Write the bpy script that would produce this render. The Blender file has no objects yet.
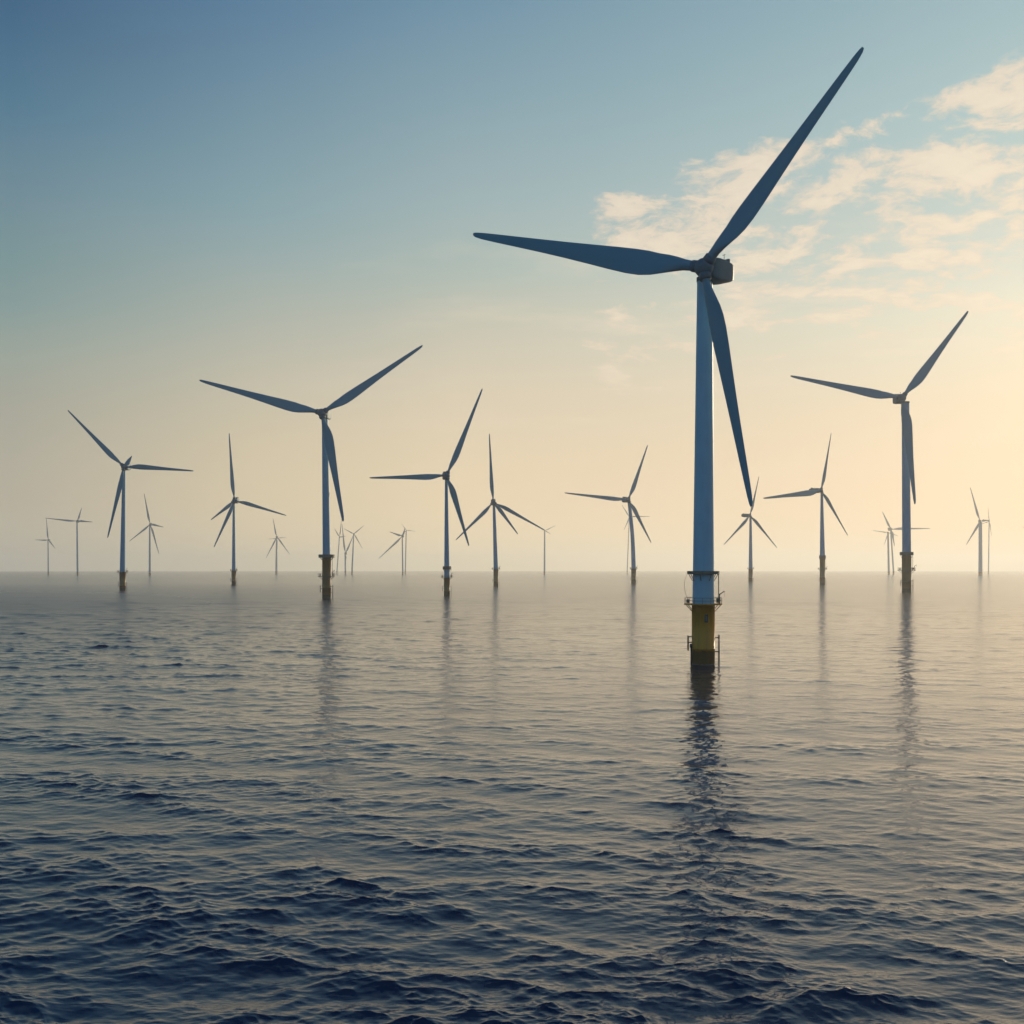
import bpy, math, random
import numpy as np
from mathutils import Vector, Matrix

sc = bpy.context.scene
R = math.radians
F = 1024.0          # focal length in picture widths * 1024
H = 21.0            # eye height above the sea
HY = 570.0          # horizon row
SUN_AZ, SUN_EL = 33.0, 12.0     # degrees right of the view direction, above the horizon

# ------------------------------------------------------------------ camera
cam_d = bpy.data.cameras.new('camera')
cam = bpy.data.objects.new('camera', cam_d)
sc.collection.objects.link(cam)
cam.location = (0, 0, H)
cam.rotation_euler = (R(90), 0, 0)
cam_d.sensor_width = 36.0
cam_d.lens = 36.0
cam_d.shift_y = (HY - 512.0) / 1024.0
cam_d.clip_start = 0.5
cam_d.clip_end = 60000.0
sc.camera = cam

# ------------------------------------------------------------------ view
sc.view_settings.view_transform = 'Standard'
sc.view_settings.look = 'None'
sc.view_settings.exposure = 0.0
sc.view_settings.gamma = 1.0
sc.render.film_transparent = False
sc.cycles.volume_bounces = 1
sc.cycles.max_bounces = 8
sc.cycles.sample_clamp_indirect = 4.0
sc.cycles.sample_clamp_direct = 3.0
sc.cycles.caustics_reflective = False
sc.cycles.caustics_refractive = False


def lin(c):
    out = []
    for v in c:
        v = v / 255.0
        out.append(v / 12.92 if v <= 0.04045 else ((v + 0.055) / 1.055) ** 2.4)
    return out


class NT:
    """tiny helper that writes node trees"""
    def __init__(self, tree):
        self.t = tree
        self.n = tree.nodes
        self.l = tree.links

    def node(self, kind, **kw):
        nd = self.n.new(kind)
        for k, v in kw.items():
            setattr(nd, k, v)
        return nd

    def put(self, sock, v):
        if isinstance(v, bpy.types.NodeSocket):
            self.l.new(v, sock)
        else:
            sock.default_value = v

    def math(self, op, a, b=None, c=None, clamp=False):
        nd = self.node('ShaderNodeMath', operation=op, use_clamp=clamp)
        self.put(nd.inputs[0], a)
        if b is not None:
            self.put(nd.inputs[1], b)
        if c is not None:
            self.put(nd.inputs[2], c)
        return nd.outputs[0]

    def vmath(self, op, a, b=None):
        nd = self.node('ShaderNodeVectorMath', operation=op)
        self.put(nd.inputs[0], a)
        if b is not None:
            self.put(nd.inputs[1], b)
        return nd.outputs['Value'] if op in ('DOT_PRODUCT', 'LENGTH') else nd.outputs[0]

    def rng(self, v, a, b, c=0.0, d=1.0, smooth=True):
        nd = self.node('ShaderNodeMapRange', interpolation_type='SMOOTHSTEP' if smooth else 'LINEAR')
        self.put(nd.inputs[0], v)
        for i, q in enumerate((a, b, c, d)):
            nd.inputs[1 + i].default_value = q
        return nd.outputs[0]

    def mix(self, f, a, b, blend='MIX'):
        nd = self.node('ShaderNodeMix', data_type='RGBA', blend_type=blend)
        self.put(nd.inputs[0], f)
        for s, v in ((nd.inputs[6], a), (nd.inputs[7], b)):
            if not isinstance(v, bpy.types.NodeSocket) and len(v) == 3:
                v = (*v, 1.0)
            self.put(s, v)
        return nd.outputs[2]

    def ramp(self, v, stops, interp='LINEAR'):
        nd = self.node('ShaderNodeValToRGB')
        cr = nd.color_ramp
        cr.interpolation = interp
        while len(cr.elements) < len(stops):
            cr.elements.new(0.5)
        for e, (p, col) in zip(cr.elements, stops):
            e.position = p
        for e, (p, col) in zip(cr.elements, stops):
            e.position = p
            e.color = (*col, 1.0)
        self.put(nd.inputs[0], v)
        return nd.outputs[0]

    def noise(self, vec, scale, detail=2.0, rough=0.5, dist=0.0, out=0):
        nd = self.node('ShaderNodeTexNoise')
        self.put(nd.inputs['Vector'], vec)
        nd.inputs['Scale'].default_value = scale
        nd.inputs['Detail'].default_value = detail
        nd.inputs['Roughness'].default_value = rough
        nd.inputs['Distortion'].default_value = dist
        return nd.outputs[out]


# ------------------------------------------------------------------ sky (world)
CLOUD_SEED = 23.9
SKY = {   # bearing : colour by elevation row
    7: (26, {0: (152, 184, 192), 100: (165, 194, 197), 200: (188, 204, 200), 250: (206, 213, 203), 300: (222, 221, 202),
              400: (232, 215, 188), 480: (236, 212, 184), 530: (236, 212, 182), 570: (238, 214, 184)}),
    36: (-3, {0: (107, 145, 168), 100: (131, 162, 175), 200: (155, 178, 182), 270: (172, 187, 180), 320: (194, 194, 178),
              380: (216, 204, 180), 450: (231, 211, 179), 500: (238, 216, 181), 540: (245, 223, 184), 570: (255, 236, 194)}),
    47: (-13.6, {0: (88, 127, 157), 100: (112, 146, 164), 200: (134, 164, 172), 250: (150, 171, 172), 300: (168, 178, 170),
                 380: (196, 190, 170), 450: (214, 199, 169), 500: (222, 205, 172), 540: (228, 210, 176), 570: (240, 224, 186)}),
    59: (-26, {0: (57, 99, 133), 100: (77, 120, 146), 200: (110, 140, 153), 250: (118, 148, 152), 300: (132, 156, 155),
               350: (155, 165, 155), 400: (168, 168, 154), 500: (187, 178, 160), 540: (196, 188, 168), 570: (208, 202, 182)}),
}
ZEN = {7: (84, 126, 160), 36: (54, 94, 134), 47: (44, 82, 122), 59: (34, 68, 108)}
BACK = [(0.0, (118, 160, 182)), (0.12, (106, 156, 184)), (0.3, (84, 142, 178)), (0.5, (58, 112, 156)), (1.0, (30, 68, 112))]

world = bpy.data.worlds.new('World')
sc.world = world
world.use_nodes = True
w = NT(world.node_tree)
w.n.clear()
tc = w.node('ShaderNodeTexCoord')
dirn = w.vmath('NORMALIZE', tc.outputs['Generated'])
sep = w.node('ShaderNodeSeparateXYZ')
w.put(sep.inputs[0], dirn)
dx, dy, dz = sep.outputs
hl = w.math('SQRT', w.math('ADD', w.math('MULTIPLY', dx, dx), w.math('ADD', w.math('MULTIPLY', dy, dy), 1e-5)))
cosa = w.math('DIVIDE', w.math('ADD', w.math('MULTIPLY', dx, math.sin(R(SUN_AZ))),
                               w.math('MULTIPLY', dy, math.cos(R(SUN_AZ)))), hl)
ang = w.math('MULTIPLY', w.math('ARCCOSINE', w.math('MINIMUM', w.math('MAXIMUM', cosa, -1.0), 1.0)), 180 / math.pi)
# a slow drift so the bands of the sky are not ruler straight
drift = w.math('MULTIPLY', w.math('SUBTRACT', w.noise(dirn, 2.2, 3.0), 0.5), 0.05)
elev = w.math('MAXIMUM', w.math('ADD', dz, w.math('MULTIPLY', drift, w.rng(dz, 0.05, 0.25))), 0.0)
cols = {}
for a, (az, rows) in SKY.items():
    st = []
    for y, c in rows.items():
        t = (HY - y) / F * math.cos(R(az))
        st.append((t / math.sqrt(1 + t * t), lin(c)))
    st.append((0.72, lin(ZEN[a])))
    st.append((1.0, lin((30, 60, 98))))
    st.sort()
    cols[a] = w.ramp(elev, st)
back = w.ramp(elev, [(p, lin(c)) for p, c in BACK])
c = w.mix(w.rng(ang, 7, 36, smooth=False), cols[7], cols[36])
c = w.mix(w.rng(ang, 36, 47, smooth=False), c, cols[47])
c = w.mix(w.rng(ang, 47, 59, smooth=False), c, cols[59])
c = w.mix(w.rng(ang, 59, 115), c, back)
# clouds on a high flat layer
inv = w.math('DIVIDE', 1.0, w.math('ADD', w.math('MAXIMUM', dz, 0.0), 0.16))
cv = w.node('ShaderNodeCombineXYZ')
w.put(cv.inputs[0], w.math('MULTIPLY', dx, inv))
w.put(cv.inputs[1], w.math('MULTIPLY', dy, inv))
cv.inputs[2].default_value = CLOUD_SEED
warp = w.vmath('SCALE', w.vmath('SUBTRACT', w.noise(cv.outputs[0], 2.4, 4.0, 0.6, out=1), (0.5, 0.5, 0.5)))
warp.node.inputs['Scale'].default_value = 0.22
cp = w.vmath('ADD', cv.outputs[0], warp)
puff = w.noise(cp, 9.0, 10.0, 0.62)
big = w.noise(cp, 2.0, 2.0, 0.5)
azd = w.math('MULTIPLY', w.math('ARCTAN2', dx, dy), 180 / math.pi)
eld = w.math('MULTIPLY', w.math('ARCSINE', dz), 180 / math.pi)
reg = w.math('MULTIPLY', w.math('MULTIPLY', w.rng(azd, 0, 6), w.rng(azd, 80, 50)),
             w.math('MULTIPLY', w.rng(w.math('SUBTRACT', eld, w.math('MULTIPLY', azd, 0.22)), 22, 17.5), w.rng(eld, 4, 12)))
dens = w.math('ADD', w.math('ADD', puff, w.math('MULTIPLY', w.math('SUBTRACT', big, 0.5), 0.6)),
              w.math('MULTIPLY', w.math('SUBTRACT', reg, 1.0), 0.5))
cf = w.math('MULTIPLY', w.rng(dens, 0.455, 0.615), w.rng(eld, 5, 17, 0.3, 0.82))
cloudcol = w.mix(w.rng(dens, 0.52, 0.72), lin((232, 214, 192)), lin((243, 226, 202)))
c = w.mix(cf, c, cloudcol)
# thin veils lower down
veil = w.noise(w.vmath('MULTIPLY', cp, (0.8, 2.0, 1.0)), 1.6, 6.0, 0.6)
vf = w.math('MULTIPLY', w.math('MULTIPLY', w.rng(veil, 0.48, 0.7), w.rng(azd, -18, 10)),
            w.math('MULTIPLY', w.rng(eld, 3, 9), w.rng(eld, 22, 15)))
c = w.mix(w.math('MULTIPLY', vf, 0.4), c, lin((240, 222, 198)))
# physical sky contributes to the whole
nish = w.node('ShaderNodeTexSky', sky_type='NISHITA')
nish.sun_disc = False
nish.sun_elevation = R(SUN_EL)
nish.sun_rotation = R(SUN_AZ)
nish.air_density = 1.2
nish.dust_density = 2.0
bg1 = w.node('ShaderNodeBackground')
w.put(bg1.inputs[0], c)
bg1.inputs[1].default_value = 1.0
bg2 = w.node('ShaderNodeBackground')
w.put(bg2.inputs[0], nish.outputs[0])
bg2.inputs[1].default_value = 0.08
mx = w.node('ShaderNodeMixShader')
mx.inputs[0].default_value = 0.06
w.put(mx.inputs[1], bg1.outputs[0])
w.put(mx.inputs[2], bg2.outputs[0])
wo = w.node('ShaderNodeOutputWorld')
w.put(wo.inputs[0], mx.outputs[0])

# ------------------------------------------------------------------ sun
sd = bpy.data.lights.new('sun', 'SUN')
sd.energy = 3.0
sd.angle = R(0.6)
sd.color = (1.0, 0.83, 0.58)
sun = bpy.data.objects.new('sun', sd)
sc.collection.objects.link(sun)
to_sun = Vector((math.sin(R(SUN_AZ)) * math.cos(R(SUN_EL)), math.cos(R(SUN_AZ)) * math.cos(R(SUN_EL)), math.sin(R(SUN_EL))))
sun.rotation_euler = to_sun.to_track_quat('Z', 'Y').to_euler()
sun.location = to_sun * 400


# ------------------------------------------------------------------ materials
def new_mat(name):
    m = bpy.data.materials.new(name)
    m.use_nodes = True
    t = NT(m.node_tree)
    return m, t, m.node_tree.nodes['Principled BSDF']


def paint(name, col, rough=0.4, dirt=0.12, scale=0.35, streak=True):
    m, t, b = new_mat(name)
    tc = t.node('ShaderNodeTexCoord')
    v = t.vmath('MULTIPLY', tc.outputs['Object'], (1.0, 1.0, 0.12 if streak else 1.0))
    n = t.noise(v, scale * 4, 6.0, 0.62)
    n2 = t.noise(tc.outputs['Object'], scale, 3.0, 0.5)
    f = t.math('MULTIPLY', t.math('ADD', t.rng(n, 0.35, 0.75), t.rng(n2, 0.3, 0.7)), dirt)
    dark = [q * 0.45 for q in col]
    t.put(b.inputs['Base Color'], t.mix(f, col, dark))
    t.put(b.inputs['Roughness'], t.math('ADD', t.math('MULTIPLY', n, 0.15), rough - 0.07))
    return m


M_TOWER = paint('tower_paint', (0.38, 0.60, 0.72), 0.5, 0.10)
M_TOWER_DARK = paint('darker_tower_paint', (0.22, 0.41, 0.56), 0.5, 0.13)  # darker tone of the tower paint, for every turbine but the nearest
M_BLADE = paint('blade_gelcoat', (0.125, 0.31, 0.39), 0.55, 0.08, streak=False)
M_NAC = paint('nacelle_paint', (0.08, 0.17, 0.22), 0.6, 0.14, streak=False)
M_STEEL = paint('galvanised_steel', (0.20, 0.17, 0.13), 0.6, 0.3)
M_DARK = paint('dark_metal', (0.05, 0.055, 0.06), 0.6, 0.3)
M_DOOR = paint('door_paint', (0.10, 0.10, 0.09), 0.5, 0.1)


def yellow_mat(name, fresh, worn):
    m, t, b = new_mat(name)
    tc = t.node('ShaderNodeTexCoord')
    sp = t.node('ShaderNodeSeparateXYZ')
    t.put(sp.inputs[0], tc.outputs['Object'])
    v = t.vmath('MULTIPLY', tc.outputs['Object'], (1.0, 1.0, 0.1))
    n = t.noise(v, 1.5, 6.0, 0.65)
    n2 = t.noise(tc.outputs['Object'], 1.1, 5.0, 0.6)
    col = t.mix(t.math('MULTIPLY', t.rng(n, 0.42, 0.72), 0.5), fresh, worn)
    # marine growth and wet band that ends at an uneven line above the sea
    z = t.math('ADD', sp.outputs[2], t.math('MULTIPLY', t.math('SUBTRACT', n2, 0.5), 1.6))
    g = t.rng(z, 3.3, 2.6)
    col = t.mix(t.math('MULTIPLY', g, 0.85), col, (0.10, 0.065, 0.025))
    t.put(b.inputs['Base Color'], col)
    b.inputs['Roughness'].default_value = 0.55
    return m


M_YEL = yellow_mat('yellow_paint', (0.82, 0.30, 0.015), (0.42, 0.15, 0.015))
M_YEL_DARK = yellow_mat('darker_yellow_paint', (0.28, 0.13, 0.025), (0.12, 0.07, 0.03))  # darker, browner yellow for all foundations except the near one


def water_mat():
    m, t, b = new_mat('sea_water')
    geo = t.node('ShaderNodeNewGeometry')
    p = geo.outputs['Position']
    b.inputs['Base Color'].default_value = (0.003, 0.021, 0.060, 1)
    b.inputs['IOR'].default_value = 1.5
    at = t.node('ShaderNodeAttribute', attribute_name='ruffle')
    # broken foam where the sea washes round the near foundation
    dd = t.vmath('LENGTH', t.vmath('MULTIPLY', t.vmath('SUBTRACT', p, (42.9, 230.0, 0.0)), (1.0, 0.8, 0.0)))
    fm = t.noise(p, 1.6, 6.0, 0.7)
    fo = t.math('MULTIPLY', t.rng(dd, 4.6, 2.7), t.rng(fm, 0.42, 0.56))
    t.put(b.inputs['Base Color'], t.mix(t.math('MULTIPLY', fo, 0.7), (0.002, 0.018, 0.058), (0.42, 0.46, 0.48)))
    t.put(b.inputs['Roughness'], t.math('MAXIMUM', t.math('SUBTRACT', at.outputs['Fac'], 0.09), t.math('MULTIPLY', fo, 0.5)))
    mp = t.node('ShaderNodeMapping')
    mp.inputs['Rotation'].default_value = (0, 0, R(14))
    mp.inputs['Scale'].default_value = (0.42, 1.0, 1.0)
    t.put(mp.inputs['Vector'], p)
    a = t.noise(mp.outputs[0], 1.1, 5.0, 0.55, 0.6)
    mp2 = t.node('ShaderNodeMapping')
    mp2.inputs['Rotation'].default_value = (0, 0, R(-24))
    mp2.inputs['Scale'].default_value = (0.5, 1.0, 1.0)
    t.put(mp2.inputs['Vector'], p)
    bb = t.noise(mp2.outputs[0], 3.6, 3.0, 0.5, 0.4)
    # patches of ruffled and smoother water
    patch = t.noise(t.vmath('MULTIPLY', p, (0.35, 1.0, 1.0)), 0.018, 3.0, 0.5)
    k = t.rng(patch, 0.35, 0.65, 0.55, 1.2)
    hgt = t.math('MULTIPLY', t.math('ADD', a, t.math('MULTIPLY', bb, 0.28)), k)
    bp = t.node('ShaderNodeBump')
    bp.inputs['Strength'].default_value = 1.0
    bp.inputs['Distance'].default_value = 0.05
    t.put(bp.inputs['Height'], hgt)
    t.put(b.inputs['Normal'], bp.outputs[0])
    return m


M_WATER = water_mat()

# ------------------------------------------------------------------ water sheet
rng = np.random.default_rng(11)


def wave_band(l0, l1, wind, spread, n=512):
    """periodic height field with waves of l0..l1 metres and its choppy drift"""
    L = l1 * 14.3
    k1 = np.fft.fftfreq(n, L / n) * 2 * np.pi
    kx, ky = np.meshgrid(k1, k1, indexing='ij')
    k = np.hypot(kx, ky) + 1e-9
    th = np.arctan2(ky, kx) - wind
    dirw = np.abs(np.cos(th / 1.0)) ** spread * (np.cos(th) > 0) + 0.02
    lam = 2 * np.pi / k
    win = np.exp(-0.5 * ((np.log2(lam) - (np.log2(l0) + np.log2(l1)) / 2) / 0.42) ** 2)
    amp = win * dirw / k
    z = (rng.normal(size=(n, n)) + 1j * rng.normal(size=(n, n))) * amp
    h = np.fft.ifft2(z)
    s = np.sqrt(np.mean(np.real(np.fft.ifft2(z * 1j * kx)) ** 2 + np.real(np.fft.ifft2(z * 1j * ky)) ** 2))
    hx = np.real(np.fft.ifft2(z * 1j * kx / k)) / s
    hy = np.real(np.fft.ifft2(z * 1j * ky / k)) / s
    return L, (np.real(h) / s).astype(np.float32), hx.astype(np.float32), hy.astype(np.float32)


def sample(fld, u, v):
    n = fld.shape[0]
    u = np.mod(u, 1.0) * n
    v = np.mod(v, 1.0) * n
    i = np.floor(u).astype(np.int32)
    j = np.floor(v).astype(np.int32)
    fu = (u - i).astype(np.float32)
    fv = (v - j).astype(np.float32)
    i %= n
    j %= n
    i2 = (i + 1) % n
    j2 = (j + 1) % n
    return (fld[i, j] * (1 - fu) * (1 - fv) + fld[i2, j] * fu * (1 - fv) + fld[i, j2] * (1 - fu) * fv + fld[i2, j2] * fu * fv)


def build_water():
    s = []
    q = 1.05
    while q < 700:
        s.append(q)
        q += 0.12 if q < 6 else 0.25 if q < 110 else 0.42 if q < 220 else 0.65 if q < 520 else 2.0
    dist = np.concatenate([H * F / np.array(s), np.geomspace(30, 1.0, 90)])
    inner = np.concatenate([np.linspace(-56, -31, 330)[:-1], np.linspace(-31, 31, 1160)[:-1], np.linspace(31, 56, 330)])
    outer = np.linspace(56, 304, 190)[1:-1]
    azs = np.radians(np.concatenate([inner, outer]))
    nr, nc = len(dist), len(azs)
    D, A = np.meshgrid(dist, azs, indexing='ij')
    X = D * np.sin(A)
    Y = D * np.cos(A)
    dr = np.abs(np.gradient(dist))[:, None] * np.ones((1, nc))
    da = np.gradient(np.concatenate([azs[-1:] - 2 * np.pi, azs, azs[:1] + 2 * np.pi]))[1:-1][None, :] * D
    space = np.maximum(dr, da)
    Z = np.zeros_like(X)
    groups = np.zeros_like(X)
    OX = np.zeros_like(X)
    OY = np.zeros_like(X)
    # wavelengths, rms slope of the band, direction the waves travel, spread power
    bands = [(30, 60, 0.012, -100, 6), (15, 30, 0.028, -98, 5), (7.5, 15, 0.054, -118, 2.5), (3.8, 7.5, 0.078, -68, 2),
             (1.9, 3.8, 0.100, -118, 1.6), (0.95, 1.9, 0.104, -70, 1.4), (0.48, 0.95, 0.088, -108, 1.3),
             (0.24, 0.48, 0.066, -88, 1.2)]
    gust = 1 / (1 + np.exp((X / D + 0.20) / 0.10))           # a breeze ruffles the water further on the left
    farr = np.clip((D - 180) / 500.0, 0, 1)
    calm = (0.25 + 0.22 * farr) * (1 + (0.9 + 1.0 * np.clip((D - 90) / 160.0, 0, 1) - 1.5 * np.clip((D - 450) / 1300.0, 0, 1)) * gust) + 0.80 / (1 + (D / 60.0) ** 3.4)
    # the tide streams past the near foundation and leaves a choppy wake that runs towards the camera
    py_ = 231.0
    px_ = (703.3 - 512) / F * py_
    back_ = np.clip((py_ - Y) / 180.0, 0, 1.2)
    off = np.abs(X - (px_ - (py_ - Y) * 0.184)) / (2.6 + 1.2 * back_)
    wake = np.exp(-off ** 2) * (Y < py_ + 4) * (Y > 15) * (0.15 + 0.85 * back_)
    calm = (calm + 0.42 * wake).astype(np.float32)      # ruffled near, calmer further out
    sub = np.full(X.shape, 0.0009)               # slope variance of ripples finer than the mesh
    for q, (l0, l1, slope, wd, sp) in enumerate(bands):
        L, h, hx, hy = wave_band(l0, l1, R(wd), sp)
        fade = np.clip((l0 * 1.25 - space) / (l0 * 0.7), 0, 1)
        mask = fade > 0
        sub += slope * slope * (1 - fade) ** 2 * calm ** 2
        rot = R(7.0 * q - 20)
        cr, sr = math.cos(rot), math.sin(rot)
        xs, ys = X[mask], Y[mask]
        # rotate the tile's axes but keep the waves' heading
        L2 = L
        u = (xs + 0.31 * ys) / L2 + q * 0.137
        v = (ys) / L2 + q * 0.713
        f = fade[mask] * slope * calm[mask]
        if q >= 3:                               # short waves come in groups on the long ones' crests
            f = f * np.clip(1.0 + 0.32 * groups[mask], 0.45, 2.2)
        Z[mask] += sample(h, u - 0.31 * ys / L2, v) * f
        if q in (1, 2, 4):
            gg = sample(h, u - 0.31 * ys / L2, v)
            groups[mask] += gg / max(1e-6, float(np.std(h))) * (0.8, 0.8, 0, .6)[q - 1 if q < 4 else 3]
        OX[mask] += sample(hx, u - 0.31 * ys / L2, v) * f * 1.5
        OY[mask] += sample(hy, u - 0.31 * ys / L2, v) * f * 1.5
    X = X + OX
    Y = Y + OY
    co = np.stack([X, Y, Z], -1).reshape(-1, 3)
    co = np.vstack([co, [[0, 0, 0]]]).astype(np.float32)
    r = np.arange(nr - 1)[:, None]
    cidx = np.arange(nc)[None, :]
    c2 = (cidx + 1) % nc
    a = r * nc + cidx
    b = r * nc + c2
    c_ = (r + 1) * nc + c2
    d = (r + 1) * nc + cidx
    quads = np.stack([a, d, c_, b], -1).reshape(-1, 4)
    last = (nr - 1) * nc
    tris = np.stack([last + np.arange(nc), np.full(nc, nr * nc), last + (np.arange(nc) + 1) % nc], -1)
    me = bpy.data.meshes.new('water')
    me.vertices.add(len(co))
    me.vertices.foreach_set('co', co.ravel())
    li = np.concatenate([quads.ravel(), tris.ravel()]).astype(np.int32)
    me.loops.add(len(li))
    me.loops.foreach_set('vertex_index', li)
    ls = np.concatenate([np.arange(len(quads)) * 4, len(quads) * 4 + np.arange(len(tris)) * 3]).astype(np.int32)
    me.polygons.add(len(ls))
    me.polygons.foreach_set('loop_start', ls)
    me.polygons.foreach_set('use_smooth', np.ones(len(ls), dtype=bool))
    me.update(calc_edges=True)
    at = me.attributes.new('ruffle', 'FLOAT', 'POINT')
    rf = np.append((2 * sub * 0.22).ravel() ** 0.25, 0.2).astype(np.float32)   # roughness of ripples too fine to model
    at.data.foreach_set('value', rf)
    me.materials.append(M_WATER)
    o = bpy.data.objects.new('water', me)
    sc.collection.objects.link(o)
    o['kind'] = 'structure'
    o['label'] = 'open sea with wind ripples, dark blue near and pale towards the horizon'
    print('water verts', len(co))
    return o


build_water()

# ------------------------------------------------------------------ haze
HAZE = 0.85e-4


def build_haze():
    me = bpy.data.meshes.new('haze')
    a, z0, z1 = 20900.0, -6.0, 310.0
    vs = [(x, y, z) for x in (-a, a) for y in (-a, a) for z in (z0, z1)]
    fs = [(0, 1, 3, 2), (4, 6, 7, 5), (0, 4, 5, 1), (2, 3, 7, 6), (0, 2, 6, 4), (1, 5, 7, 3)]
    me.from_pydata(vs, [], fs)
    m = bpy.data.materials.new('haze_air')
    m.use_nodes = True
    t = NT(m.node_tree)
    t.n.clear()
    pv = t.node('ShaderNodeVolumePrincipled')
    pv.inputs['Color'].default_value = (0.99, 0.98, 0.93, 1)
    pv.inputs['Density'].default_value = HAZE
    pv.inputs['Anisotropy'].default_value = 0.4
    out = t.node('ShaderNodeOutputMaterial')
    t.put(out.inputs['Volume'], pv.outputs[0])
    me.materials.append(m)
    o = bpy.data.objects.new('haze', me)
    sc.collection.objects.link(o)
    o['kind'] = 'stuff'
    o['label'] = 'thin pale sea haze that fades the far turbines'


build_haze()


# ------------------------------------------------------------------ mesh tools
class MB:
    def __init__(self):
        self.v, self.f, self.sm = [], [], []

    def add(self, vs, fs, smooth=True):
        o = len(self.v)
        self.v += [tuple(p) for p in vs]
        self.f += [tuple(i + o for i in f) for f in fs]
        self.sm += [smooth] * len(fs)

    def lathe(self, prof, seg=24, cx=0.0, cy=0.0, caps=True, smooth=True):
        vs = []
        for r, z in prof:
            for k in range(seg):
                a = 2 * math.pi * k / seg
                vs.append((cx + r * math.cos(a), cy + r * math.sin(a), z))
        fs = []
        for i in range(len(prof) - 1):
            for k in range(seg):
                k2 = (k + 1) % seg
                fs.append((i * seg + k, i * seg + k2, (i + 1) * seg + k2, (i + 1) * seg + k))
        self.add(vs, fs, smooth)
        if caps:
            n = len(prof)
            self.add(vs[:seg], [tuple(range(seg))[::-1]], False)
            self.add(vs[(n - 1) * seg:], [tuple(range(seg))], False)

    def ring(self, r0, r1, z0, z1, seg=32, a0=0.0, a1=2 * math.pi):
        """flat annulus plate with thickness"""
        full = abs(a1 - a0 - 2 * math.pi) < 1e-6
        n = seg if full else seg + 1
        vs = []
        for k in range(n):
            a = a0 + (a1 - a0) * k / seg
            ca, sa = math.cos(a), math.sin(a)
            vs += [(r0 * ca, r0 * sa, z0), (r1 * ca, r1 * sa, z0), (r1 * ca, r1 * sa, z1), (r0 * ca, r0 * sa, z1)]
        fs = []
        for k in range(seg):
            p, q = 4 * k, 4 * ((k + 1) % n)
            for j in range(4):
                j2 = (j + 1) % 4
                fs.append((p + j, p + j2, q + j2, q + j))
        if not full:
            e = 4 * (n - 1)
            fs += [(0, 3, 2, 1), (e, e + 1, e + 2, e + 3)]
        self.add(vs, fs, False)

    def tube(self, a, b, r, seg=6, r2=None):
        a, b = Vector(a), Vector(b)
        d = (b - a)
        if d.length < 1e-6:
            return
        q = d.to_track_quat('Z', 'Y').to_matrix()
        r2 = r if r2 is None else r2
        vs = []
        for p, rr in ((a, r), (b, r2)):
            for k in range(seg):
                an = 2 * math.pi * k / seg
                vs.append(p + q @ Vector((rr * math.cos(an), rr * math.sin(an), 0)))
        fs = [(k, (k + 1) % seg, seg + (k + 1) % seg, seg + k) for k in range(seg)]
        fs += [tuple(range(seg))[::-1], tuple(range(seg, 2 * seg))]
        self.add(vs, fs, seg > 5)

    def poly(self, pts, r, seg=6, closed=False):
        for i in range(len(pts) - (0 if closed else 1)):
            self.tube(pts[i], pts[(i + 1) % len(pts)], r, seg)

    def box(self, c, s, M=None):
        vs = [Vector((x * s[0] / 2, y * s[1] / 2, z * s[2] / 2)) for x in (-1, 1) for y in (-1, 1) for z in (-1, 1)]
        if M is not None:
            vs = [M @ q for q in vs]
        vs = [q + Vector(c) for q in vs]
        self.add(vs, [(0, 1, 3, 2), (4, 6, 7, 5), (0, 4, 5, 1), (2, 3, 7, 6), (0, 2, 6, 4), (1, 5, 7, 3)], False)

    def loft(self, secs, smooth=True, cap=True):
        n = len(secs[0])
        vs = [p for s_ in secs for p in s_]
        fs = []
        for i in range(len(secs) - 1):
            for k in range(n):
                k2 = (k + 1) % n
                fs.append((i * n + k, i * n + k2, (i + 1) * n + k2, (i + 1) * n + k))
        if cap:
            fs += [tuple(range(n))[::-1], tuple((len(secs) - 1) * n + k for k in range(n))]
        self.add(vs, fs, smooth)

    def build(self, name, mat, parent=None, mesh_only=False):
        me = bpy.data.meshes.new(name)
        me.from_pydata(self.v, [], self.f)
        me.polygons.foreach_set('use_smooth', self.sm)
        me.update()
        me.materials.append(mat)
        if mesh_only:
            return me
        o = bpy.data.objects.new(name, me)
        sc.collection.objects.link(o)
        if parent is not None:
            o.parent = parent
        return o


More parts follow.
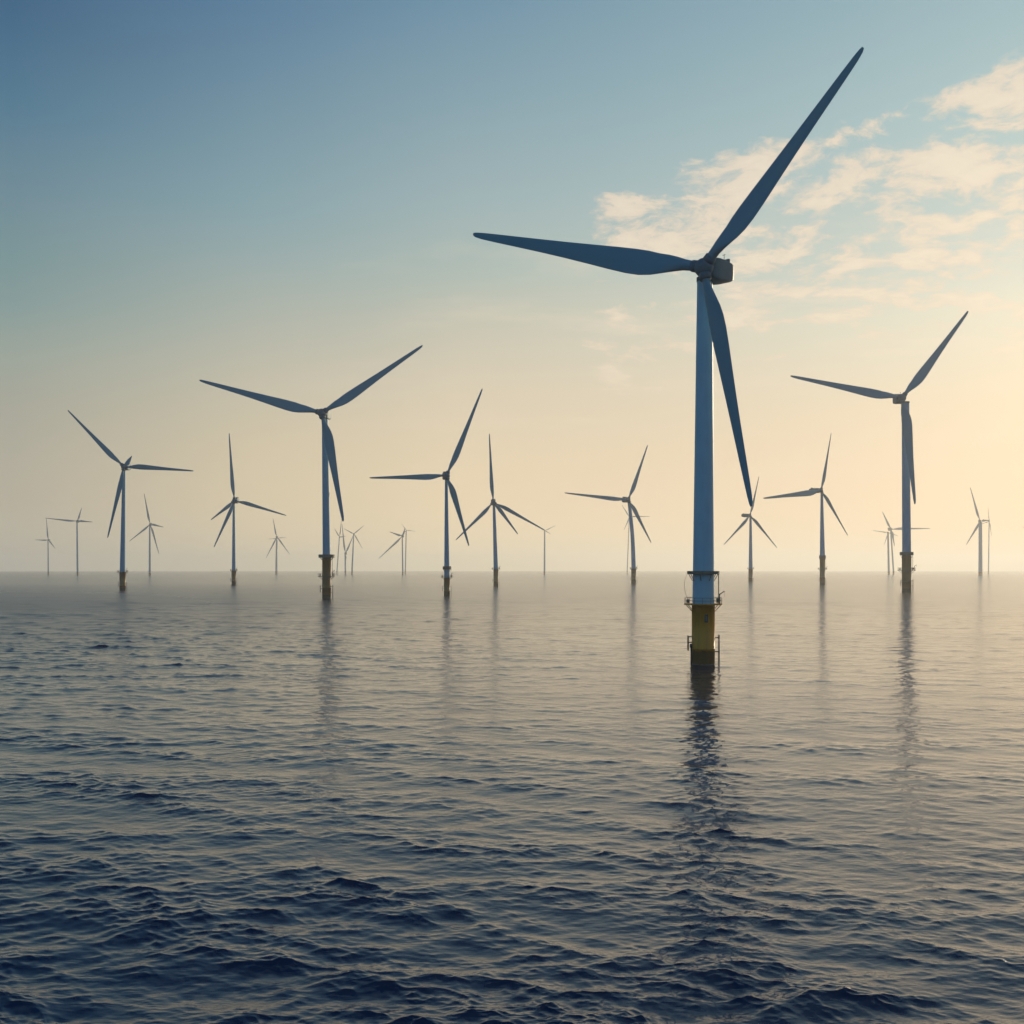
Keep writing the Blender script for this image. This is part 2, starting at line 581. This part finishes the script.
# ------------------------------------------------------------------ blade (1 m long, +Z outwards, chord along X)
def blade_mesh(flip):
    # radius, chord, thickness ratio, twist
    st = [(0.0, .038, 1.0, 0), (0.02, .038, 1.0, 0), (0.045, .043, .95, 18), (0.075, .060, .70, 18), (0.11, .078, .48, 17),
          (0.15, .091, .34, 15), (0.195, .102, .27, 13), (0.25, .102, .24, 11), (0.32, .094, .22, 9), (0.42, .080, .20, 7),
          (0.54, .065, .19, 5), (0.66, .053, .18, 3.5), (0.78, .043, .17, 2), (0.88, .035, .16, 1), (0.95, .028, .16, 0.5),
          (0.985, .020, .16, 0), (0.998, .010, .2, 0)]
    m = MB()
    secs = []
    n = 20
    for r, ch, th, tw in st:
        blend = min(1.0, max(0.0, (r - 0.03) / 0.12))
        pts = []
        lead = 0.5 * (1 - blend) + 0.34 * blend
        bend = -0.006 * r * r
        for k in range(n):
            a = 2 * math.pi * k / n
            cx = 0.5 + 0.5 * math.cos(a)          # 0 = leading edge, 1 = trailing
            tk_r = 0.5 * math.sin(a)
            prof = 2.6 * (0.2969 * math.sqrt(max(cx, 0)) - 0.126 * cx - 0.3516 * cx ** 2 + 0.2843 * cx ** 3 - 0.1015 * cx ** 4)
            tk_a = prof * 2.2 * (0.5 if math.sin(a) > 0 else -0.42)
            if abs(math.sin(a)) < 1e-6:
                tk_a = 0
            t = tk_r * (1 - blend) + tk_a * blend
            x = (cx - lead) * ch
            y = t * ch * th
            c_, s_ = math.cos(R(tw)), math.sin(R(tw))
            X, Y = x * c_ - y * s_, x * s_ + y * c_
            pts.append((X * flip, Y + bend, r))
        if flip < 0:
            pts = pts[::-1]
        secs.append(pts)
    m.loft(secs)
    return m.build('blade', M_BLADE, mesh_only=True)


BLADE = {1: blade_mesh(1), -1: blade_mesh(-1)}


def superellipse(w_, h_, n=28, p=4.0):
    out = []
    for k in range(n):
        a = 2 * math.pi * k / n
        c_, s_ = math.cos(a), math.sin(a)
        out.append((math.copysign(abs(c_) ** (2 / p), c_) * w_ / 2, math.copysign(abs(s_) ** (2 / p), s_) * h_ / 2))
    return out


def turbine(name, label, xb, yb, hub, tips, yaw, r_bot, r_top, yel, rings, blade_w=.64, nac=12.0, xt=None, fin=None,
            group=None, full=True, r_pile=None, bow=0.0, door=False):
    """xb,yb: foot on the water; hub, tips: where the photo shows them; widths in photo pixels; yaw in degrees"""
    b_ = yb - HY
    D = H * F / b_
    px = D / F                                   # metres per picture pixel at that distance
    gx = (xb - 512) * px
    root = bpy.data.objects.new(name, None)
    root.empty_display_size = 4
    sc.collection.objects.link(root)
    root.location = (gx, D, 0)
    root['label'] = label
    root['category'] = 'wind turbine'
    root['group'] = group or 'wind turbines standing in the sea'
    zz = lambda y: H + (HY - y) * px             # height of a picture row at this distance
    hubz = zz(hub[1])
    L0 = sorted(math.hypot(t[0] - hub[0], t[1] - hub[1]) for t in tips)[-1] * px
    S = L0 / 58.0                                # size factor against a 58 m blade
    rb, rt = r_bot * px, r_top * px
    rp = (r_pile or r_bot) * px
    zy = zz(yel)
    # --- rotor axis
    ps = R(yaw)
    ax = Vector((-math.sin(ps), -math.cos(ps), 0.02)).normalized()
    side = Vector((0, 0, 1)).cross(ax).normalized()
    up = ax.cross(side)
    # hub position in local coordinates: in front of the tower, on the picture ray
    over = max(rt * 1.3 + 2.3 * S, 3.4 * S)
    hy = ax.y * over
    hubp = Vector(((hub[0] - 512) / F * (D + hy) - gx, hy, H + (HY - hub[1]) / F * (D + hy) - 0.0))
    # --- tower
    top_z = hubp.z - 1.7 * S
    m = MB()
    seg = 40 if S * 58 / px > 60 else 20
    m.lathe([(rb + (rt - rb) * i / 24, zy + (top_z - zy) * i / 24) for i in range(25)], seg)
    for i in (1, 2, 3):                          # bolted flange seams
        zf = zy + (top_z - zy) * i / 4
        rf = rb + (rt - rb) * i / 4 + .03 * S
        m.lathe([(rf, zf - .12 * S), (rf, zf + .12 * S)], seg, smooth=True)
    xoff = ((xt if xt is not None else xb) - xb) * px
    if xoff or bow:
        sh = []
        for (x, y, z) in m.v:
            t = max(0, (z - zy) / (top_z - zy))
            sh.append((x + xoff * t + bow * px * math.sin(math.pi * t), y, z))
        m.v = sh
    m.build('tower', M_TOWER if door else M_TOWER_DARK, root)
    # --- transition piece and pile
    m = MB()
    fl = 0.12 * S
    m.lathe([(rp, -3.5), (rp, zy * 0.25), (rp + fl * .5, zy * 0.25 + .02), (rp + fl * .5, zy * 0.25 + fl), (rp, zy * 0.25 + fl + .02),
             (rp, zy - 2.2 * fl), (rp + fl, zy - 2.1 * fl), (rp + fl, zy - 0.004)], seg)
    m.build('transition_piece', M_YEL if door else M_YEL_DARK, root)
    # --- platforms
    for i, (ry, hw) in enumerate(rings):
        z = zz(ry)
        rr = rp if z < zy + 0.5 else rb
        R1 = hw * px
        main = (ry == max(q[0] for q in rings))
        th = 0.28 * S if main else max(0.28 * S, 3.2 * px)
        m = MB()
        if R1 < rr * 1.25:
            R1 = rr * 1.25
        m.ring(rr + 0.003, R1, z - th, z, 32 if full else 12)
        if full:
            for k in range(8):
                a = 2 * math.pi * (k + .5) / 8
                ca, sa = math.cos(a), math.sin(a)
                m.tube(((rr + .02) * ca, (rr + .02) * sa, z - th - 1.4 * S), (R1 * .93 * ca, R1 * .93 * sa, z - th * .8), 0.09 * S, 5)
        pf = m.build('platform', M_YEL if main and door else M_STEEL, root)
        if full and main:
            m = MB()
            nr_ = 14
            hh = 1.25 * S
            tr = 0.045 * S
            for k in range(nr_):
                a = 2 * math.pi * k / nr_
                m.tube((R1 * .97 * math.cos(a), R1 * .97 * math.sin(a), z), (R1 * .97 * math.cos(a), R1 * .97 * math.sin(a), z + hh), tr, 5)
            for hz in (0.5, 1.0):
                pts = [(R1 * .97 * math.cos(2 * math.pi * k / 28), R1 * .97 * math.sin(2 * math.pi * k / 28), z + hh * hz) for k in range(28)]
                m.poly(pts, tr, 5, True)
            m.build('railing', M_STEEL, pf)
        if main and full:
            # crates and a small davit crane on the working deck
            for (ca_, sz) in ((R(4), (1.0, 1.2, 1.3)), (R(176), (.8, 1.0, 1.0))):
                m = MB()
                rm = (rr + R1) / 2
                m.box((rm * math.cos(ca_), rm * math.sin(ca_), z + sz[2] * S * .5 + .003), tuple(q * S * .75 for q in sz))
                m.build('equipment_box', M_STEEL, root)
            m = MB()
            a = R(-22)
            p0 = Vector((R1 * .86 * math.cos(a), R1 * .86 * math.sin(a), z + .003))
            m.tube(p0, p0 + Vector((0, 0, 2.1 * S)), .13 * S, 8)
            m.tube(p0 + Vector((0, 0, 2.0 * S)), p0 + Vector((.9 * S, -.7 * S, 2.7 * S)), .1 * S, 6)
            m.tube(p0 + Vector((.88 * S, -.68 * S, 2.65 * S)), p0 + Vector((.88 * S, -.68 * S, 1.5 * S)), .03 * S, 4)
            m.build('davit_crane', M_STEEL, root)
    if full:
        # ladder up the tower side between the rings
        zs = sorted(zz(q[0]) for q in rings)
        if len(zs) > 1:
            m = MB()
            xr = rb + 0.9 * S
            for dy_ in (-.28, .28):
                m.tube((xr, dy_ * S - .3, zs[0]), (xr, dy_ * S - .3, zs[-1]), .05 * S, 5)
            k = zs[0]
            while k < zs[-1] - .3:
                m.tube((xr, -.28 * S - .3, k + .3), (xr, .28 * S - .3, k + .3), .03 * S, 4)
                k += .38 * S
            m.build('ladder', M_STEEL, root)
        # boat landing: fender posts with rungs, held off the pile by brackets
        for sgn, z0, z1 in ((1, -2.0, 6.2), (-1, 2.8, 6.0)):
            m = MB()
            xo = sgn * (rp + 0.85 * S)
            z0s, z1s = (z0 * S if z0 > 0 else z0), z1 * S
            z1s = min(z1s, zs[0] - 1.0)
            if z1s < z0s + 1:
                continue
            for dy_ in (-.55, .55):
                m.tube((xo, dy_ * S - .2 * S, z0s), (xo, dy_ * S - .2 * S, z1s), .09 * S, 8)
                for zb_ in (.55, .92):
                    zc = z0s + (z1s - z0s) * zb_
                    m.tube((xo, dy_ * S - .2 * S, zc), (sgn * rp * .9, dy_ * S * .6, zc), .09 * S, 6)
            k = max(z0s, .4)
            while k < z1s:
                m.tube((xo, -.75 * S, k), (xo, .35 * S, k), .035 * S, 4)
                k += .45 * S
            m.build('boat_landing', M_DARK, root)
        if door:
            # service door and the small lamp above it, on the transition piece
            m = MB()
            zc = zy - 3.0 * S
            aa = R(-86)
            for k in range(6):
                pass
            for (w_, h_, zo, dep) in ((.75, 1.7, 0, .12),):
                m.box(((rp + .03) * math.cos(aa), (rp + .03) * math.sin(aa), zc + zo), (w_ * S, dep, h_ * S))
            d = m.build('access_hatch', M_DARK, root)
            m = MB()
            m.box((rp * math.cos(aa), -(rp + .14), zc), (.45 * S, .10, 1.2 * S))
            m.build('hatch_panel', M_STEEL, d)
            # cable pipe down the pile
            m = MB()
            m.tube((-rp - .22, -.3, -2), (-rp - .22, -.3, 4.2), .16, 8)
            m.box((-rp - .25, -.3, 4.0), (.5, .6, .9))
            m.build('cable_pipe', M_DARK, root)
            # hanging fall line left of the ladder
            m = MB()
            pts = []
            for k in range(11):
                t = k / 10
                pts.append((-(rb + .9 + 1.0 * math.sin(math.pi * (t ** .8))), -.4, zs[-1] - .2 - (zs[-1] - zs[0] - .4) * t))
            m.poly(pts, .035, 4)
            m.build('hoist_rope', M_STEEL, root)
    # --- nacelle frame: axes (side, back, up)
    Mx = Matrix((side, -ax, up)).transposed()    # local x=side, y=back, z=up
    nl = nac * S
    m = MB()
    secs = []
    for t, w_, h_, dz_ in ((0.0, 2.6, 3.1, 0.1), (0.03, 3.2, 3.8, 0.1), (0.10, 3.9, 4.5, .15), (0.3, 4.2, 4.9, .2), (0.62, 4.2, 4.7, .4),
                           (0.85, 4.1, 4.1, .6), (0.97, 3.7, 3.4, .75), (1.0, 3.1, 2.7, .78)):
        y0 = 1.25 * S + t * nl
        pts = []
        for (x, z) in superellipse(w_ * S, h_ * S, 44, 9.0):
            pts.append(hubp + Mx @ Vector((x, y0, z + dz_ * S)))
        secs.append(pts[::-1])
    m.loft(secs)
    nc_ = m.build('nacelle', M_NAC, root)
    m = MB()
    if full:
        # cooler on the rear of the roof, wind mast beside it
        c0 = hubp + Mx @ Vector((0, 1.25 * S + nl * .8, 3.0 * S))
        m.box(c0, (3.0 * S, .5 * S, 1.0 * S), Mx)
        m.build('cooler', M_NAC, nc_)
        m = MB()
        q0 = hubp + Mx @ Vector((1.2 * S, 1.25 * S + nl * .6, 2.5 * S))
        m.tube(q0, q0 + Mx @ Vector((0, 0, 1.7 * S)), .06 * S, 5)
        m.tube(q0 + Mx @ Vector((-.4 * S, 0, 1.5 * S)), q0 + Mx @ Vector((.4 * S, 0, 1.5 * S)), .05 * S, 5)
        m.build('wind_mast', M_STEEL, nc_)
    # yaw ring between tower and nacelle
    m = MB()
    m.lathe([(rt * 1.08, top_z - .35 * S), (rt * 1.08, top_z + .5 * S)], 24, cx=xoff)
    m.build('yaw_ring', M_NAC, root)
    if fin:
        fx = (fin[0] - hub[0]) * px
        fz = (hub[1] - fin[1]) * px
        m = MB()
        d = Vector((fx, 2.0, fz))
        dn = d.normalized()
        pr = dn.cross(Vector((0, 1, 0))).normalized()
        secs = []
        for t, wd in ((.08, .10), (.3, .17), (.6, .14), (.85, .07), (1.0, .02)):
            cpt = hubp + Vector((0, 2.0 * S, 0)) + d * t
            w2 = wd * d.length
            secs.append([cpt + pr * (w2 * math.cos(a)) + Vector((0, w2 * .25 * math.sin(a), 0)) for a in [2 * math.pi * k / 10 for k in range(10)]])
        m.loft(secs)
        m.build('tail_fin', M_BLADE, nc_)
    # --- hub (spinner): lathe about the axis
    m = MB()
    secs = []
    for t, r in ((1.75, .25), (1.6, .9), (1.25, 1.45), (.7, 1.85), (0, 2.05), (-.7, 2.0), (-1.15, 1.75), (-1.5, 1.5)):
        secs.append([hubp + Mx @ Vector((r * S * math.cos(a), -t * S, r * S * math.sin(a))) for a in [2 * math.pi * k / 24 for k in range(24)]])
    m.loft(secs)
    hb = m.build('hub', M_NAC, root)
    # --- blades
    for tip_ in tips:
        tx, ty = tip_[:2]
        bw = tip_[2] if len(tip_) > 2 else 1.0
        ray = Vector(((tx - 512) / F, 1.0, (HY - ty) / F))
        camp = Vector((-gx, -D, H))
        # the picture ray of the tip meets the rotor plane here
        dd = (hubp - camp).dot(ax) / ray.dot(ax)
        tip = camp + ray * dd
        d = tip - hubp
        Lb = d.length
        z = d.normalized()
        x = z.cross(ax).normalized()             # tangential
        y = z.cross(x)
        ang_ = math.degrees(math.atan2(hub[1] - ty, tx - hub[0])) % 360
        flip = -1 if 8 < ang_ < 92 else 1
        # x axis must point to the side where the broad edge lies: counter-clockwise seen from the camera
        wsc = bw * blade_w * (L0 / Lb if Lb < L0 else 1.0)
        if full:
            mc = MB()
            mc.tube(hubp + z * (1.2 * S), hubp + z * (2.75 * S), 1.32 * S, 20, 1.25 * S)
            mc.build('blade_collar', M_NAC, hb)
        o = bpy.data.objects.new('blade', BLADE[flip])
        sc.collection.objects.link(o)
        o.parent = root
        # ccw direction in the picture
        ccw = Vector((-(z.z), 0, z.x))
        if x.dot(ccw) < 0:
            x = -x
        y = z.cross(x)
        start = 1.9 * S
        Lr = Lb * 1.008 - start
        mat = Matrix((x * Lb * wsc, y * Lb * wsc, z * Lr)).transposed().to_4x4()
        mat.translation = hubp + z * start
        o.matrix_local = mat
    return root


T = turbine
G_MID = 'wind turbines in the middle distance'
G_FAR = 'faint wind turbines on the horizon'

# the near one
T('wind_turbine', 'largest and nearest wind turbine, on a yellow foundation with dark reflection below', 703.3, 663.5, (703.5, 267.5),
  [(861, 48, .93), (473.5, 233.5, .82), (750, 505, .74)], 42, 10.8, 7.6, 604, [(571, 16), (603.5, 19)], xt=704.8, nac=8.5, r_pile=11.4, door=True, blade_w=.97,
  group='near wind turbines')
T('wind_turbine', 'second largest turbine left of centre, rotor like a wide Y, olive base with two ledges', 326.6, 598.5, (322, 413),
  [(200, 380), (421.7, 345.6), (342.7, 520.8)], 4, 3.9, 3.1, 556, [(554.5, 8), (576, 8.5)], nac=9, xt=325, r_pile=4.4, blade_w=.80, group='near wind turbines')
T('wind_turbine', 'tall turbine near the right edge with one blade hanging in front of its tower', 906.6, 591.5, (902.2, 397.8),
  [(967.8, 311.3), (791.3, 375.7), (914.8, 503.5)], 4, 4.2, 3.6, 552, [(552, 6.5), (570, 8.5)], nac=9, xt=905.5, r_pile=4.5, blade_w=.82, group='near wind turbines')

# middle distance, left to right
T('wind_turbine', 'leftmost of the clear turbines, one blade to upper left, one level right', 122.6, 590.5, (123.8, 466.7),
  [(68, 410.3), (193, 471), (107.4, 537.3)], 0, 2.75, 1.5, 572, [(572, 5.5)], xt=124, nac=8, fin=(130, 455.5), r_pile=3.0, group=G_MID)
T('wind_turbine', 'slim four bladed turbine standing between the leftmost clear turbine and the wide Y rotor', 233.8, 585, (234.4, 500.5),
  [(229.2, 433.6), (285.8, 515.5), (211, 519.5), (213.8, 547)], 0, 1.9, 1.1, 570.5, [(570.5, 3.6)], nac=8, r_pile=2.2, blade_w=.56, group=G_MID)
T('wind_turbine', 'turbine just left of centre, one blade level left, a long one to upper right', 446.9, 595.6, (446.8, 475.4),
  [(482, 389), (370, 477.6), (468.6, 545.5)], -8, 2.8, 1.5, 578, [(566.3, 4.2), (577, 6)], nac=10, xt=446.4, r_pile=3.0, group=G_MID)
T('wind_turbine', 'turbine at centre with an upright blade and two drooping blades beside a shorter one', 495.9, 586, (493.3, 502.3),
  [(489.5, 434), (544.8, 530.4), (456, 539.6), (517.6, 534)], 0, 2.3, 1.4, 569, [(569, 4.3)], xt=494, nac=8, r_pile=2.4, blade_w=.56, group=G_MID)
T('wind_turbine', 'small turbine right of centre with its left blade nearly level, beside the nearest tower', 633.6, 583.4, (628.4, 499.7),
  [(647.5, 445.4), (565, 492.7), (651, 542.5)], -18, 2.2, 1.7, 569, [(568.6, 3.8)], xt=629.2, bow=1.0, nac=10, r_pile=2.4, group=G_MID)
T('wind_turbine', 'small turbine directly right of the nearest tower, under the tip of its lowest blade', 750.6, 581.4, (750, 515.4),
  [(759, 476.5), (724, 544.5), (777, 547.8)], -35, 2.0, 1.1, 568.6, [(568.6, 3.4)], nac=13, r_pile=2.1, group=G_MID)
T('wind_turbine', 'turbine between the nearest one and the tall right one, blade pointing left', 822.4, 584.4, (821.2, 490.4),
  [(831.3, 433), (764, 498), (847.9, 535.5)], -38, 2.5, 1.2, 555.4, [(555.4, 3.2), (569, 4.6)], xt=821.8, nac=12, r_pile=2.6, group=G_MID)
T('wind_turbine', 'thin grey four bladed turbine just right of the leftmost clear one, far off', 149.8, 575.6, (150.2, 524.3),
  [(144.2, 493.5), (129.5, 541), (163.3, 527.2), (158.9, 554)], 0, 1.1, .75, 573.0, [(571, 1.9)], full=False, nac=8, r_pile=1.2, group=G_MID)
T('wind_turbine', 'slim turbine at the right with its long blade pointing to upper left', 980.4, 575.4, (980, 521.2),
  [(970.4, 487.5), (966.3, 544.5), (990, 520.3)], 20, 1.9, 1.6, 572, [(570, 2.6)], full=False, nac=9, r_pile=1.9, group=G_MID)

# faint ones on the horizon
FAR = [
    ('faintest little turbine near the left edge of the picture', 48.3, 575, (48.3, 540), [(46.3, 518), (35.2, 539.8), (55.2, 548.6)], .7, .5),
    ('far turbine near the left edge with blades almost level like a T', 77.6, 575.4, (77.3, 521.2), [(45.3, 518), (92.3, 522), (81.5, 508)], 1.0, .75),
    ('faint turbine before the wide Y rotor, one blade up and two down', 276, 574.6, (276.7, 536.8), [(273, 518.5), (266, 558), (289.6, 554.2)], .7, .5),
    ('faint turbine hidden behind another with only its level blades showing', 277, 574, (277, 538.3), [(268, 539), (286.5, 537.4), (277.4, 549)], .5, .4),
    ('faint turbine right beside the tower of the wide Y rotor', 337, 574.2, (339.6, 537), [(341.4, 519), (334.6, 528.5), (345.5, 536)], .55, .45),
    ('faint short turbine between two taller far ones, with long raised blades', 345.4, 574.3, (345.4, 553.5), [(342, 524), (353, 536), (345, 566)], .8, .7),
    ('faint turbine with crossed blades, right of the wide Y rotor', 352, 574.8, (353.9, 533.8), [(363.8, 525.4), (343.6, 528.4), (362.4, 548.6)], .85, .55),
    ('faint turbine with a long blade drooping to lower left', 402.8, 575, (402.5, 536), [(389.7, 531.8), (378.8, 558.4), (405, 528)], .75, .6),
    ('faint turbine overlapped by its left neighbour, blade level to the right', 405.4, 574, (406.4, 530.3), [(401.6, 523.6), (416, 531.4), (400.4, 536)], .6, .5),
    ('far turbine right of centre, its short blades meeting the centre turbine\'s blade tip', 544.5, 574.6, (544.9, 530.6), [(555.6, 525.4), (551.2, 534.4), (537, 526.4)], .9, .65),
    ('faintest turbine just left of the small one right of centre', 627.2, 574, (629.5, 516.8), [(650, 516.4), (622, 505), (624, 530)], .5, .4),
    ('faint turbine left of the tall right one, blade reaching left', 888.8, 574.6, (888.2, 532.5), [(872.4, 530.4), (884, 545), (898, 536)], 1.0, .8),
    ('faint turbine with a blade passing behind the tall right tower', 893.5, 574.6, (891, 529.2), [(882.6, 511.8), (930, 528.6), (894.5, 546)], .8, .7),
    ('faint turbine close behind the slim right hand one', 988.5, 574, (989.3, 521.3), [(991.6, 536), (981, 524), (988, 507)], .55, .45),
    ('far turbine cut off by the right edge, only a blade tip in view', 1031, 575, (1032, 531), [(1021.6, 526.4), (1041, 522), (1033, 546)], .8, .6),
]
for (lb, xb, yb, hub, tips, ra, rt_) in FAR:
    T('wind_turbine', lb, xb, yb, hub, tips, 0, ra, rt_, yb - 3.0, [(yb - 3.2, ra * 1.7)], full=False, nac=7, xt=hub[0] - .2,
      r_pile=ra, blade_w=.6, group=G_FAR)
